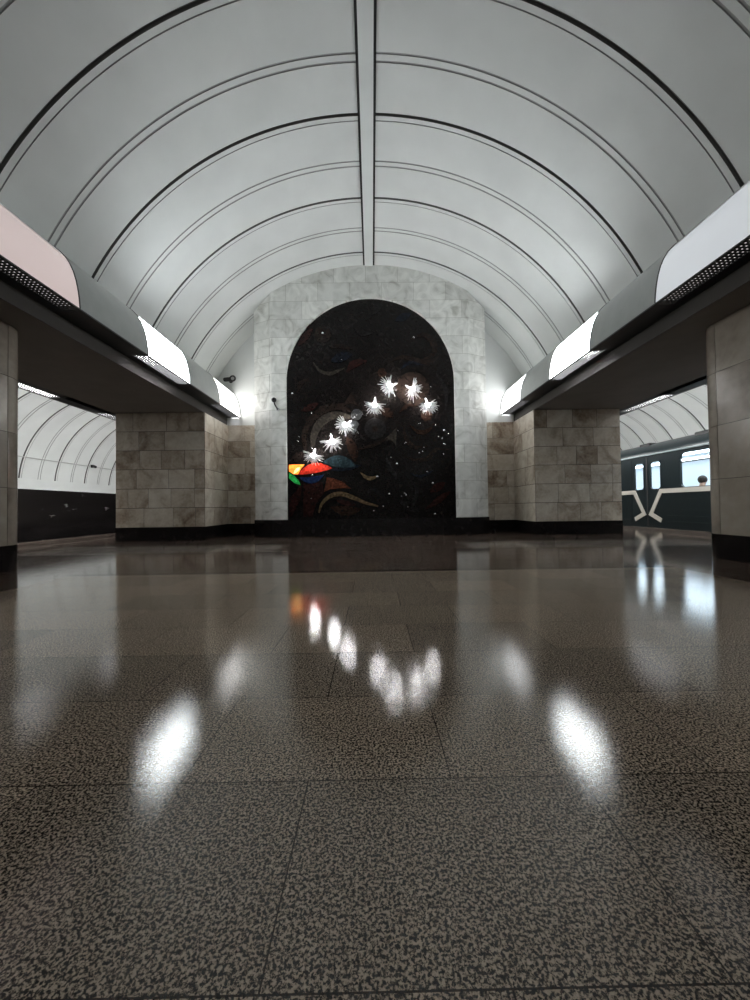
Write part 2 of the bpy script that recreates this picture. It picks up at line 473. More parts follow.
# ------------------------------------------------------------------ soffit slabs and cornices
for s, nm in ((-1, 'ceiling_soffit_left'), (1, 'ceiling_soffit_right')):
    mb = MB()
    mb.box((min(s*3.66, s*5.62), Y_BACK, Z_SOF), (max(s*3.66, s*5.62), Y_END if True else 0, Z_LIP+.12))
    a, b = sorted((s*3.653, s*3.66)); mb.box((a, Y_BACK, Z_SOF), (b, Y_END, Z_LIP+.05), 1)  # edge coloured darker to cancel the hall lamps' light on it
    struct(mb.build(nm, [M['soffit'], M['edge']]), 'dark flat soffit over the %s passages' % ('left' if s < 0 else 'right'), 'soffit')
PROF = [(3.31, 2.985), (3.318, 3.09), (3.333, 3.20), (3.355, 3.31), (3.385, 3.41), (3.425, 3.50), (3.475, 3.58), (3.54, 3.65), (3.62, 3.712), (3.72, 3.78), (3.84, 3.85), (3.94, 3.90)]
PROF_P = [(6.03, 2.80), (6.032, 2.93), (6.045, 3.05), (6.075, 3.16), (6.125, 3.265), (6.20, 3.36), (6.285, 3.43)]
def prof_sheet(mb, prof, s, y0, y1, off=0, m=0, thick=.02, inward=1):
    """curved strip following the cornice profile with its thickness towards the wall"""
    P = [Vector(p) for p in prof]; Nn = []
    for i in range(len(P)):
        t = (P[min(i+1, len(P)-1)] - P[max(i-1, 0)]).normalized()
        n = Vector((-t.y, t.x))           # towards the hall axis for the hall profile
        Nn.append(n*inward)
    front = [p + n*off for p, n in zip(P, Nn)]; back = [p + n*(off-thick) for p, n in zip(P, Nn)]
    loop = front + back[::-1]
    a = [mb.vert((s*p.x, y0, p.y)) for p in loop]; b = [mb.vert((s*p.x, y1, p.y)) for p in loop]
    n = len(loop); k = len(front)
    for i in range(n): mb.face((a[i], b[i], b[(i+1) % n], a[(i+1) % n]), m)
    for i in range(k-1):
        for e in (a, b): mb.face((e[i], e[i+1], e[n-2-i], e[n-1-i]), m)

def dims(s, kind):
    return (PROF, 1, 3.31, 3.66, Z_LIP) if kind == 'hall' else (PROF_P, -1 if False else 1, 6.03, 5.62, 2.80)

def cornice_lamp(s, y0, y1, kind, label, emi_mat, tube_mat, group):
    prof, inw, xe, xw, zl = dims(s, kind)
    if kind != 'hall': inw = -1
    t = thing('cornice_lamp', label, 'lamp', (s*xe, (y0+y1)/2, zl), group)
    k = 7 if kind == 'hall' else len(prof)
    mb = MB(); prof_sheet(mb, prof[:k], s, y0+.014, y1-.014, 0, 0, .012, inw)
    mb.build('diffuser', emi_mat, t, smooth=True)
    if kind == 'hall':
        mb = MB(); prof_sheet(mb, prof[k-1:], s, y0+.014, y1-.014, 0, 0, .012, inw)
        mb.build('top_cap', M['enamel'], t, smooth=True)
    for yy in (y0, y1):
        mb = MB(); prof_sheet(mb, prof, s, yy-(.0 if yy == y0 else .014), yy+(.014 if yy == y0 else 0), .006, 0, .03, inw)
        mb.build('end_rim', M['black_metal'], t, smooth=True)
    # underside: black frame with a square-celled louvre under the tube
    lo, hi = sorted((xe, xw)); 
    if kind == 'hall': l0, l1 = xe+.035, xe+.225
    else: l0, l1 = xe-.235, xe-.04
    mb = MB()
    pit = .040; hb = .011 if kind == 'hall' else .006; tz = .018 if kind == 'hall' else .005
    nx = int((l1-l0)/pit); ny = int((y1-y0-.04)/pit)
    for i in range(nx+1):
        x = l0 + i*(l1-l0)/nx
        a, b = sorted((s*(x-hb), s*(x+hb))); mb.box((a, y0+.02, zl-.004), (b, y1-.02, zl+.003))
    for j in range(ny+1):
        y = y0+.02 + j*(y1-y0-.04)/ny
        a, b = sorted((s*l0, s*l1)); mb.box((a, y-hb, zl-.004), (b, y+hb, zl+.003))
    mb.build('louvre', M['black_metal'], t)
    mb = MB(); xc = (l0+l1)/2
    a, b = sorted((s*l0, s*l1))
    mb.box((a, y0+.02, zl+tz), (b, y1-.02, zl+tz+.012))
    mb.build('tube_light', tube_mat, t)
    mb = MB()
    a, b = sorted((s*xe, s*(xe+(.03 if kind == 'hall' else -.03)))); mb.box((a, y0, zl-.012), (b, y1, zl+.004))
    mb.build('lower_rail', M['black_metal'], t)
    return t
def cornice_cover(s, y0, y1, label):
    t = thing('cornice_cover', label, 'panel', (s*3.31, (y0+y1)/2, Z_LIP), 'grey covers between the cornice lamps')
    mb = MB(); prof_sheet(mb, PROF, s, y0, y1, 0, 0, .015)
    mb.build('curved_sheet', M['cover'], t, smooth=True)
    mb = MB(); a, b = sorted((s*3.31, s*3.34)); mb.box((a, y0, Z_LIP-.012), (b, y1, Z_LIP+.004))
    mb.build('lower_rail', M['black_metal'], t)
    return t
def diffuser(name, col, e): return emit(name, col, e)
E_FAR, E_MID = 2.0, 9.0
E_BACK = 1.5
DM = {
 (-1,0): emit('pinkish_diffuser', (1.0,.82,.80), .12), (1,0): emit('dim_white_diffuser', (.91,.95,1.0), .135),
 (-1,1): emit('cool_diffuser', (.93,.98,1.0), E_MID), (1,1): emit('cool_diffuser', (.93,.98,1.0), E_MID),
 (-1,2): emit('white_diffuser', (1.0,.98,.96), E_FAR), (1,2): emit('white_diffuser', (.98,.99,1.0), E_FAR)}
TUBE = emit('bright_tube', (.96,.97,1.0), 24); TUBE_F = emit('far_tube', (.98,.97,1.0), 7); TUBE_D = emit('dim_tube', (1.0,.94,.94), .3)
spans = [(3.00, 4.28), (5.58, 6.87), (8.22, 9.50)]
LBL = {
 (-1,0): 'dim pinkish curved lamp nearest on the left cornice', (-1,1): 'bright white curved lamp, middle one of the left cornice',
 (-1,2): 'bright white curved lamp at the far left corner, below the end wall camera',
 (1,0): 'dim bluish white curved lamp nearest on the right cornice', (1,1): 'bright white curved lamp, middle one of the right cornice',
 (1,2): 'bright white curved lamp at the far right corner by the end wall'}
BACK = emit('back_fill_diffuser', (.97,.98,1.0), E_BACK)  # for the unseen fill lamps added behind the camera
back_spans = {-1: [], 1: []}
for s in (-1, 1):
    for i, (a, b) in enumerate(spans):
        cornice_lamp(s, a, b, 'hall', LBL[(s, i)], DM[(s, i)], (TUBE_D, TUBE, TUBE_F)[i], 'curved lamps on the hall cornices')
    nm = 'left' if s < 0 else 'right'
    cornice_cover(s, 4.28, 5.58, 'grey curved metal cover on the %s cornice between the near and middle lamps' % nm)
    cornice_cover(s, 6.87, 8.22, 'grey curved metal cover on the %s cornice between the middle and far lamps' % nm)
    # unseen lamps added along the row behind the camera as fill, grey covers between
    backs = [(3.0-2.61*k+.0-1.31+ -.0 - 1.28+1.28, 3.0-2.61*k) for k in range(0)]
    mb = MB(); prev = 3.0
    for k in range(7):
        b1 = 3.0 - 1.31 - 2.61*k; b0 = b1 - 1.29
        prof_sheet(mb, PROF, s, b1, prev, 0, 0, .015); prev = b0
        cornice_lamp(s, b0, b1, 'hall', 'unseen fill lamp added to the %s cornice row behind the camera' % nm, DM[(s, 0)] if k < 2 else BACK, TUBE_D if k < 2 else TUBE, 'unseen fill lamps added to the %s cornice behind the camera' % nm)
        back_spans[s].append((b0, b1))
    prof_sheet(mb, PROF, s, Y_BACK, prev, 0, 0, .015)
    struct(mb.build('trim_cornice_%s' % nm, M['cover'], smooth=True), 'plain grey cornice cover behind the camera', 'cornice')
    # black underside tray of the cornice, with gaps only where the louvres sit above it
    mb = MB()
    a, b = sorted((s*3.325, s*3.66)); mb.box((a, Y_BACK, Z_LIP+.06), (b, Y_END, Z_LIP+.075))
    bs = sorted(back_spans[s]); gaps = list(zip([Y_BACK]+[q[1] for q in bs], [q[0] for q in bs]+[3.0]))
    for y0, y1 in gaps + [(4.28, 5.58), (6.87, 8.22)]:
        mb.box((a, y0, Z_LIP-.004), (b, y1, Z_LIP+.012))
    a, b = sorted((s*3.54, s*3.66)); 
    for y0, y1 in spans + bs: mb.box((a, y0, Z_LIP-.004), (b, y1, Z_LIP+.012))
    struct(mb.build('trim_tray_%s' % nm, M['black_metal']), 'black underside of the %s hall cornice' % nm, 'cornice')

# platform side cornices
P_TUBE = emit('platform_tube', (.97,.97,1.0), 7.0)
P_ON = emit('platform_diffuser', (.98,.98,.97), 11)
for s in (-1, 1):
    nm = 'left' if s < 0 else 'right'
    mb = MB()
    lamps = [(3.05, 4.4), (5.65, 7.0), (8.2, 9.5), (10.8, 12.1), (13.4, 14.7), (16.0, 17.3)] if s < 0 else [(2.0, 3.3), (4.7, 6.0), (7.3, 8.6), (9.9, 11.2), (12.5, 13.8), (15.1, 16.4)]
    prof_sheet(mb, PROF_P, s, Y_BACK, lamps[0][0], 0, 0, .015, -1)
    for (p, q) in zip(lamps, lamps[1:]): prof_sheet(mb, PROF_P, s, p[1], q[0], 0, 0, .015, -1)
    prof_sheet(mb, PROF_P, s, lamps[-1][1], Y_FAR, 0, 0, .015, -1)
    a, b = sorted((s*5.60, s*5.78)); mb.box((a, Y_BACK, Z_SOF), (b, Y_FAR, Z_SOF+.02), 1)
    prev = Y_BACK
    a, b = sorted((s*5.62, s*6.03))
    for p in lamps + [(Y_FAR, Y_FAR)]:
        mb.box((a, prev, Z_SOF), (b, p[0], Z_SOF+.02), 1); prev = p[1]
    mb.box((a, Y_BACK, 2.86), (b, Y_FAR, 2.88), 1)
    struct(mb.build('trim_platform_%s' % nm, [M['cover'], M['black_metal']], smooth=True), 'dark cornice along the %s platform' % nm, 'cornice')
    for i, (p, q) in enumerate(lamps):
        if s < 0: lb = ['near lamp of the left platform cornice, beside the near left column', 'lit louvred lamp under the left platform cornice, just past the near left column',
                        'small lit lamp under the left platform cornice, just before the far left pillar'] + ['lamp of the left platform cornice hidden beyond the far left pillar']*3
        else: lb = ['near lamp of the right platform cornice, beside the near right column']*2 + ['lit white lamp under the right platform cornice, above the train doors'] + ['lamp of the right platform cornice hidden beyond the far right pillar']*3
        cornice_lamp(s, p, q, 'platform', lb[i], P_ON, P_TUBE, 'curved lamps on the platform cornices')

# ------------------------------------------------------------------ end wall
mb = MB()
for s in (-1, 1):
    n = 14; top = []; bot = []
    for i in range(n+1):
        x = 2.6 + (4.05-2.6)*i/n
        top.append((s*x, Y_END, vault_z(x)+.03)); bot.append((s*x, Y_END, Z_SOF-.002))
    mb.sheet([bot, top])
struct(mb.build('wall_far', M['plaster'], fix=False), 'white plaster end wall beside the marble panel', 'wall')
def far_path(s):
    p = [(2.74, Y_END), (X_IN, Y_END)]
    return p if s > 0 else mirror(p)
COURSES = [.42, .42, .42, .415, .415, .41]
for s, nm in ((-1, 'wall_far_left'), (1, 'wall_far_right')):
    mb = MB(); tiles(mb, far_path(s), .29, COURSES, (.34, .75), rnd=random.Random(31+s))
    struct(mb.build(nm, [M['stone'], M['grout']], fix=False), 'brown marble facing in the recess %s of the panel' % ('left' if s < 0 else 'right'), 'wall')
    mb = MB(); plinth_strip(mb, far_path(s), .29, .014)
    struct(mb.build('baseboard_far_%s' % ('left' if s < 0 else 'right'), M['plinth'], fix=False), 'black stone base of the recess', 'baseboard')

# marble panel with the arched opening
X_F, X_C, Y_C = 2.275, 2.735, 8.81
A_R, A_Z = 1.945, 3.575
mb = MB()
inner, outer = [], []
def out_ray(th):
    c, s_ = math.cos(th), math.sin(th)
    # vault circle hit from (0, A_Z)
    bb = s_*(A_Z-VZ); cc = (A_Z-VZ)**2 - VR*VR
    t = -bb + math.sqrt(bb*bb-cc) + .03
    if abs(c) > 1e-6: t2 = X_F/abs(c)
    else: t2 = 1e9
    return min(t, t2)
for i in range(9):
    z = .40 + (A_Z-.40)*i/9
    inner.append((-A_R, z)); outer.append((-X_F, z))
ths = sorted(set([PI*i/72 for i in range(73)] + [math.atan2(vault_z(X_F)-A_Z, X_F), PI-math.atan2(vault_z(X_F)-A_Z, X_F)]), reverse=True)
for th in ths:
    t = out_ray(th)
    inner.append((A_R*math.cos(th), A_Z+A_R*math.sin(th))); outer.append((t*math.cos(th), A_Z+t*math.sin(th)))
for i in range(8, -1, -1):
    z = .40 + (A_Z-.40)*i/9
    inner.append((A_R, z)); outer.append((X_F, z))
mb.sheet([[(x, Y_PAN, z) for x, z in outer], [(x, Y_PAN, z) for x, z in inner]])
mb.sheet([[(x, Y_PAN, z) for x, z in inner], [(x, Y_PAN+.16, z) for x, z in inner]])
for s in (-1, 1):
    mb.quad((s*X_F, Y_PAN, .4), (s*X_C, Y_C, .4), (s*X_C, Y_C, vault_z(X_C)+.03), (s*X_F, Y_PAN, vault_z(X_F)+.03))
    mb.quad((s*X_C, Y_C, .4), (s*X_C, Y_END, .4), (s*X_C, Y_END, vault_z(X_C)+.03), (s*X_C, Y_C, vault_z(X_C)+.03))
struct(mb.build('wall_center', M['panel'], fix=False), 'pale grey marble wall panel framing the arched mosaic', 'wall')
mb = MB()
bp = [(-X_C, Y_END), (-X_C, Y_C), (-X_F, Y_PAN), (X_F, Y_PAN), (X_C, Y_C), (X_C, Y_END)]
bo = [(-X_C-.02, Y_END), (-X_C-.02, Y_C-.01), (-X_F-.005, Y_PAN-.022), (X_F+.005, Y_PAN-.022), (X_C+.02, Y_C-.01), (X_C+.02, Y_END)]
mb.sheet([[(x, y, 0) for x, y in bo], [(x, y, .40) for x, y in bo]])
mb.sheet([[(x, y, .40) for x, y in bo], [(x, y, .40) for x, y in bp]])
mb.quad((-X_F, Y_PAN, .40), (X_F, Y_PAN, .40), (X_F, Y_PAN+.16, .40), (-X_F, Y_PAN+.16, .40))
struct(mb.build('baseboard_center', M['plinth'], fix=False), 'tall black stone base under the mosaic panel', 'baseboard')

# ------------------------------------------------------------------ pillars and columns
for s in (-1, 1):
    nm = 'left' if s < 0 else 'right'
    yp = Y_PIL + s*.06
    t = thing('stone_pillar', 'square far pillar of brown marble blocks with black base, %s of the mosaic' % nm, 'pillar', (s*(X_IN+X_OUT)/2, (yp+Y_END)/2, 0), 'square marble pillars at the hall end')
    P = [(X_IN, Y_END), (X_IN, yp), (X_OUT, yp), (X_OUT, Y_END)]
    cs = [Y_END-yp, Y_END-yp+X_OUT-X_IN]
    if s < 0: 
        pass
    path = [(x, y) for x, y in P]
    if s > 0:    # right-hand side must face out: walk so that the outside is on the right
        path = path[::-1]
    else:
        path = [(-x, y) for x, y in P]
    corners = cs if s < 0 else [Y_END-yp, Y_END-yp+X_OUT-X_IN]
    # orientation test
    a, b = path[1], path[2]
    nx, ny = (b[1]-a[1]), -(b[0]-a[0])
    if ny > 0: path = path[::-1]
    mb = MB(); tiles(mb, path, .29, COURSES, (.42, .78), corners, rnd=random.Random(12+s), gap=.0055)
    mb.build('marble_facing', [M['stone'], M['grout']], t, fix=False)
    mb = MB(); plinth_strip(mb, path, .29, .014)
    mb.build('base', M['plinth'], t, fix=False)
def rounded_rect(x0, x1, y0, y1, r, n=8):
    pts = []
    for cx, cy, a in ((x1-r, y1-r, 0), (x0+r, y1-r, 90), (x0+r, y0+r, 180), (x1-r, y0+r, 270)):
        for i in range(n+1):
            t = math.radians(a + 90*i/n); pts.append((cx+r*math.cos(t), cy+r*math.sin(t)))
    return pts        # counter-clockwise: outside on the right
for s in (-1, 1):
    nm = 'left' if s < 0 else 'right'
    y1 = 4.53 if s < 0 else 4.67
    x0, x1 = sorted((s*4.09, s*X_OUT)); rr = .30
    t = thing('stone_column', 'near %s column with rounded corners in large taupe marble slabs' % nm, 'column', ((x0+x1)/2, (1.6+y1)/2, 0), 'rounded marble columns by the camera')
    pts = rounded_rect(x0, x1, 1.6, y1, rr); path = pts + [pts[0]]
    n = 9; corners = []; acc = 0
    for i in range(1, len(path)):
        acc += math.hypot(path[i][0]-path[i-1][0], path[i][1]-path[i-1][1])
        if (i % 9 == 8) or (i % 9 == 0): corners.append(acc)
    corners = [c for c in corners if c < acc-.01]
    mb = MB(); tiles(mb, path, .29, [.65, .63, .63, .59], (.8, 1.0), corners, rnd=random.Random(5+s), stagger=False, gap=.003)
    mb.build('marble_facing', [M['column_stone'], M['grout']], t, smooth=True, fix=False)
    mb = MB(); plinth_strip(mb, path, .29, .012)
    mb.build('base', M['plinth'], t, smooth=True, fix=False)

# ------------------------------------------------------------------ mosaic
Y_M = Y_PAN + .07
def W(px, py):
    """a place on the mosaic plane read off the photograph"""
    dx, up = px-372, 507-py
    return ((dx + .014*up)*.02292, H_CAM + (up - .014*dx)*.02292)
mos = thing('mosaic_panel', 'tall dark arched mosaic of swirling coloured glass on the marble end wall', 'mosaic', (0, Y_M, .40))
mb = MB()
pl = []
pl += [(-A_R+.0, .40)]
pl = [(-A_R, .40)] + [(A_R*math.cos(th), A_Z+A_R*math.sin(th)) for th in [PI*(1-i/64) for i in range(65)]] + [(A_R, .40)]
mb.prism([(x*.999, Y_M, z) for x, z in pl], (0, .05, 0))
T = {
 'dark': tessera('dark_tesserae', (.007,.0055,.005), .2, .6), 'soot': tessera('soot_tesserae', (.012,.011,.011), .2),
 'umber': tessera('umber_tesserae', (.014,.009,.007), .25), 'brown': tessera('brown_tesserae', (.018,.009,.006), .25),
 'grey': tessera('grey_tesserae', (.032,.027,.022), .25), 'gold': tessera('dull_gold_tesserae', (.10,.068,.036), .25),
 'copper': tessera('copper_tesserae', (.08,.024,.012), .22), 'wine': tessera('wine_tesserae', (.020,.007,.006), .22),
 'teal': tessera('teal_tesserae', (.018,.032,.038), .2), 'blue': tessera('blue_tesserae', (.008,.018,.06), .15),
 'navy': tessera('navy_tesserae', (.007,.009,.014), .2),
 'red': tessera('lit_red_glass', (.50,.03,.015), .15, .5, 22, .12), 'orange': tessera('lit_orange_glass', (.95,.22,.03), .15, .35, 20, .8),
 'yellow': tessera('lit_yellow_glass', (1.0,.62,.22), .15, .3, 20, .9), 'green': tessera('lit_green_glass', (.02,.30,.06), .15, .5, 22, .10)}
mb.build('ground', T['dark'], mos)
lev = [0]
def relief(name, pts, mat):
    lev[0] += 1
    th = .012 + .0012*(lev[0] % 9)
    mb = MB(); mb.prism([(x, Y_M, z) for x, z in pts], (0, -th, 0))
    return mb.build(name, T[mat], mos, bevel=.003)
def disc(px, py, r, mat, name='disc'):
    cx, cz = W(px, py); r *= .02292
    return relief(name, [(cx+r*math.cos(2*PI*i/28), cz+r*math.sin(2*PI*i/28)) for i in range(28)], mat)
def spline(P, n=8):
    P = [Vector(p) for p in P]; out = []
    Q = [2*P[0]-P[1]] + P + [2*P[-1]-P[-2]]
    for i in range(1, len(Q)-2):
        for k in range(n):
            t = k/n; a, b, c, d = Q[i-1:i+3]
            out.append(.5*((2*b) + (c-a)*t + (2*a-5*b+4*c-d)*t*t + (3*b-a-3*c+d)*t**3))
    out.append(P[-1]); return out
def ribbon(pts, w, mat, name='ribbon', taper=1.0):
    C = spline([W(*p) for p in pts]); w *= .02292; n = len(C); Lf, Rt = [], []
    for i, p in enumerate(C):
        d = (C[min(i+1, n-1)]-C[max(i-1, 0)]).normalized(); nn = Vector((-d.y, d.x))
        k = i/(n-1); ww = w*.5*(1 - taper*abs(2*k-1)**1.6*.92)
        Lf.append(p+nn*ww); Rt.append(p-nn*ww)
    return relief(name, [tuple(p) for p in Lf + Rt[::-1]], mat)
def lens(p0, p1, b0, b1, mat, name='petal'):
    a, b = Vector(W(*p0)), Vector(W(*p1)); d = b-a; nn = Vector((-d.y, d.x)).normalized(); pts = []
    for i in range(17):
        t = i/16; pts.append(a+d*t+nn*b0*.02292*4*t*(1-t))
    for i in range(15, 0, -1):
        t = i/16; pts.append(a+d*t+nn*b1*.02292*4*t*(1-t))
    return relief(name, [tuple(p) for p in pts], mat)
def poly(pts, mat, name='petal'):
    return relief(name, [W(*p) for p in pts], mat)
# upper half: dim shapes
disc(322, 332, 8.5, 'umber'); disc(382, 371, 4.6, 'brown'); disc(413, 387, 17, 'umber', 'sun_disc')
ribbon([(312,360),(319,369),(329,372),(338,369),(345,366)], 4.0, 'grey')
ribbon([(346,370),(354,362),(367,359)], 8, 'wine'); ribbon([(329,345),(340,344),(352,347)], 5, 'umber')
ribbon([(353,325),(361,331),(372,331)], 5, 'soot'); ribbon([(411,337),(424,332),(434,340),(434,352),(422,358)], 6.5, 'umber')
ribbon([(390,360),(402,355),(414,357),(430,360),(442,352)], 5, 'umber'); ribbon([(400,368),(410,361),(424,363)], 4, 'navy')
ribbon([(296,392),(300,382),(308,377)], 5, 'umber'); ribbon([(305,420),(322,407),(340,404),(352,401)], 4.5, 'umber')
poly([(342,404),(351,391),(354,397),(358,405),(350,402)], 'umber'); lens((383,300),(371,312), 3, -2, 'soot')
disc(305, 322, 4, 'wine'); lens((297,344),(312,326), 4, -3, 'wine'); lens((330,360),(352,352), 6, -4, 'navy'); 
lens((300,410),(318,402), 3, -4, 'wine'); ribbon([(437,370),(447,390),(446,410)], 4, 'soot'); lens((395,318),(412,310), 4, -4, 'navy')
# left swirl and coloured glass
ribbon([(312,446),(314,432),(322,420),(335,414),(350,416)], 9, 'gold' if False else 'grey', taper=.6)
ribbon([(305,452),(304,432),(316,414),(334,406),(352,410)], 7, 'umber', taper=.7)
disc(375, 428, 11, 'soot'); disc(375, 428, 3, 'umber'); lens((346,436),(355,462), 7, -3, 'brown')
lens((322,462),(356,466), 9, -3, 'teal'); lens((289,462),(306,452), 5, -4, 'umber')
lens((297,474.5),(332,468), 8.5, -1.5, 'red'); poly([(288.4,464.5),(304,464),(300,469),(297.5,474),(293,474),(288.4,471)], 'orange')
lens((293,474),(300,467), 2.2, -.8, 'yellow'); poly([(288.4,472),(293,475),(298,480),(300,485),(294,483),(288.4,478)], 'green')
lens((298,477),(324,474), -1, -8, 'blue'); lens((330,470),(362,465), 3, -3, 'navy')
poly([(288.6,500),(296,490),(302,482),(300,500),(292,516),(288.6,517)], 'wine'); poly([(303,484),(322,482),(324,493),(316,503),(312,517),(303,517)], 'wine')
poly([(326.5,477),(333,478),(343,482),(351,488.5),(340,488),(330,489),(323.5,492)], 'copper'); ribbon([(318.5,513),(322,503),(331,495.5),(342,494),(354,498),(366,503),(378,506)], 4.6, 'gold', taper=.75)
lens((330,507),(362,509), 2, -8, 'brown'); ribbon([(360,472),(366,477),(372,478),(378,475)], 4.2, 'gold'); lens((335,500),(356,505), 2, -3, 'wine')
# right half
ribbon([(383,440),(391,436),(397,427)], 5, 'grey'); poly([(386,439),(397,431),(396,445),(392,440)], 'grey')
ribbon([(352,449),(366,447),(380,442),(388,437)], 3.5, 'umber'); ribbon([(410,424),(418,431),(428,430),(436,421)], 4.5, 'brown')
ribbon([(404,424),(406,437),(414,446),(428,446)], 5, 'umber'); ribbon([(405,456),(416,460),(428,458),(437,449),(451,449)], 5, 'grey' if False else 'umber')
ribbon([(426,509),(435,503),(444,496),(451,491)], 6.5, 'wine'); ribbon([(404,509),(413,503),(417,492),(414,482)], 4.5, 'soot')
ribbon([(386,455),(389,466),(395,476),(392,486)], 5, 'soot'); ribbon([(410,473),(422,476),(434,470)], 3.5, 'navy'); lens((430,492),(446,482), 4, -4, 'wine')
ribbon([(399,412),(408,404),(418,404)], 3.5, 'brown'); lens((380,408),(394,416), 5, -4, 'brown'); disc(427, 414, 6, 'brown')
ribbon([(440,420),(447,432),(450,446)], 4, 'soot'); ribbon([(362,494),(374,490),(384,496)], 4, 'soot'); lens((398,500),(420,512), 4, -4, 'soot')
mb = MB()
studs = [(322,331),(414,335),(291.6,392.5),(298.5,436.5),(297,440.5),(377,476.5),(397,463.3),(391,457),(398,430),(444.5,429.5),(433,483),(428,471.5),
         (404.5,493),(406.3,495),(401.5,496.2),(424.3,447),(423,451),(419.5,452.5),(444,453.5),(383,506.2),(435,514),(311,498.5),(445,443.5),(420.5,422.7),
         (431.5,385.5),(439,436),(442.5,438),(389,494),(341,358),(311,412),(405.7,442),(436,424.5),(374,511),(311.5,448),(366,414.5),(307,455),(312,475),(408,507),(449,433)]
big = {(322,331):1.25,(377,476.5):1.25,(444.5,429.5):1.25,(291.6,392.5):1.2,(414,335):1.15,(397,463.3):1.2,(433,483):1.2}
for i, (px, py) in enumerate(studs):
    x, z = W(px, py); r = .024*big.get((px, py), R.uniform(.55, .95))
    mb.sphere((x, Y_M-.022, z), r, 14, 10)
mb.build('glass_stud', M['chrome'], mos, smooth=True)['kind'] = 'stuff'

# ------------------------------------------------------------------ glass bird lamps on the mosaic
M['feather'] = frosted('frosted_glass', (.88,.89,.90)); M['bulb'] = emit('lamp_bulb', (1.0,.985,.97), 55)
M['dull_glass'] = frosted('dull_glass', (.10,.105,.11))
def rods(rnd, c, base, spread, n, l0, l1, out=.35, rad=.0105):
    """fan of tapering glass rods leaving the centre around the angle base (degrees)"""
    mb = MB(); c = Vector(c)
    for i in range(n):
        a = math.radians(base + spread*((i+.5)/n-.5)*2 + rnd.uniform(-6, 6))
        l = rnd.uniform(l0, l1)
        d = Vector((math.cos(a), -out + rnd.uniform(-.45, .3), math.sin(a))).normalized()
        p0 = c + d*.03; p1 = c + d*l*.6; p2 = c + d*l + Vector((0, .03, -.02*rnd.random()))
        mb.tube([p0, p1, p2], [rad*1.15, rad, rad*.45], 7)
    return mb
def bird(px, py, ang, label, seed, size=1.0):
    rnd = random.Random(seed); x, z = W(px, py)
    c = Vector((x, Y_M-.14, z))
    t = thing('glass_lamp', label, 'wall lamp', (x, Y_M, z), 'lit glass lamps on the mosaic')
    mb = MB(); mb.tube([(x, Y_M+.004, z), (x, Y_M-.02, z)], [.05, .05], 20); mb.tube([(x, Y_M-.018, z), (x, Y_M-.10, z)], [.014, .014], 12)
    mb.build('mount', M['steel'], t, smooth=True)
    mb = MB(); mb.sphere(c, .056*size, 18, 12); mb.build('bulb', M['bulb'], t, smooth=True)
    for da in (62, -62):
        rods(rnd, c, ang+da, 50, 19, .15*size, .27*size).build('wing', M['feather'], t, smooth=True)
    rods(rnd, c, ang, 28, 9, .13*size, .21*size, .6).build('tail', M['feather'], t, smooth=True)
    d = Vector((math.cos(math.radians(ang+180)), -.25, math.sin(math.radians(ang+180))))
    mb = MB(); mb.tube([c+d*.03, c+d*.09, c+d*.13, c+d*.17*size], [.026, .022, .026, .010], 10)
    mb.build('head', M['feather'], t, smooth=True)
    return t
bird(313.5, 456, 250, 'bright glass lamp lowest on the mosaic, just above the red and orange glass', 3)
bird(332.5, 442, 280, 'bright winged glass lamp second from the bottom left of the mosaic chain', 4, 1.1)
bird(345.5, 425.5, 215, 'bright glass lamp beside the two unlit spiral rosettes', 5)
bird(374.5, 405.5, 265, 'bright glass lamp left of the arch of lamps, fourth from the lower left', 6, 1.05)
bird(389.5, 386.5, 195, 'topmost bright glass lamp on the mosaic, beside the small brown disc', 8, 1.1)
bird(412, 390, 330, 'bright glass lamp over the large brown sun disc', 9, 1.1)
bird(427.5, 405.5, 290, 'rightmost bright glass lamp on the mosaic', 11, 1.0)
# unlit spiral glass rosettes
x, z = W(355, 419)
ro = thing('glass_rosette', 'unlit pair of clear spiral glass discs between the lit lamps of the mosaic', 'glass ornament', (x, Y_M, z))
for (px, py, r0) in ((356.5, 414.5, .135), (353.5, 425, .115)):
    cx, cz = W(px, py); mb = MB()
    pts = [(cx + r0*(1-k/72)*math.cos(k*.42), Y_M-.05-.0006*k, cz + r0*(1-k/72)*math.sin(k*.42)) for k in range(70)]
    mb.tube(pts, .011, 7); mb.build('spiral_disc', M['dull_glass'], ro, smooth=True)
    mb = MB(); mb.tube([(cx, Y_M+.004, cz), (cx, Y_M-.09, cz)], [.018, .014], 10); mb.build('stem', M['steel'], ro, smooth=True)
cx, cz = W(353.5, 427); rods(random.Random(2), (cx, Y_M-.07, cz), 285, 40, 8, .12, .20, .2).build('tail', M['dull_glass'], ro, smooth=True)

# ------------------------------------------------------------------ security cameras
x, z = W(277.6, 408)
t = thing('security_camera', 'small camera with round dark head on the marble panel left of the mosaic', 'camera', (x, Y_PAN, z))
mb = MB(); mb.tube([(x, Y_PAN+.002, z-.03), (x, Y_PAN-.025, z-.03)], [.04, .034], 20); mb.build('wall_mount', M['steel'], t, smooth=True)
hx, hz = W(274.6, 400.8)
mb = MB(); mb.tube([(x, Y_PAN-.02, z-.03), (x-.01, Y_PAN-.07, z-.01), (hx+.015, Y_PAN-.085, hz-.10), (hx, Y_PAN-.085, hz-.03)], .016, 10); mb.build('arm', M['dark_metal'], t, smooth=True)
mb = MB(); mb.sphere((hx, Y_PAN-.09, hz), .056, 20, 14); mb.build('head', M['black_metal'], t, smooth=True)
mb = MB(); mb.tube([(hx, Y_PAN-.14, hz), (hx, Y_PAN-.152, hz)], [.022, .02], 16); mb.build('lens', M['plinth'], t, smooth=True)
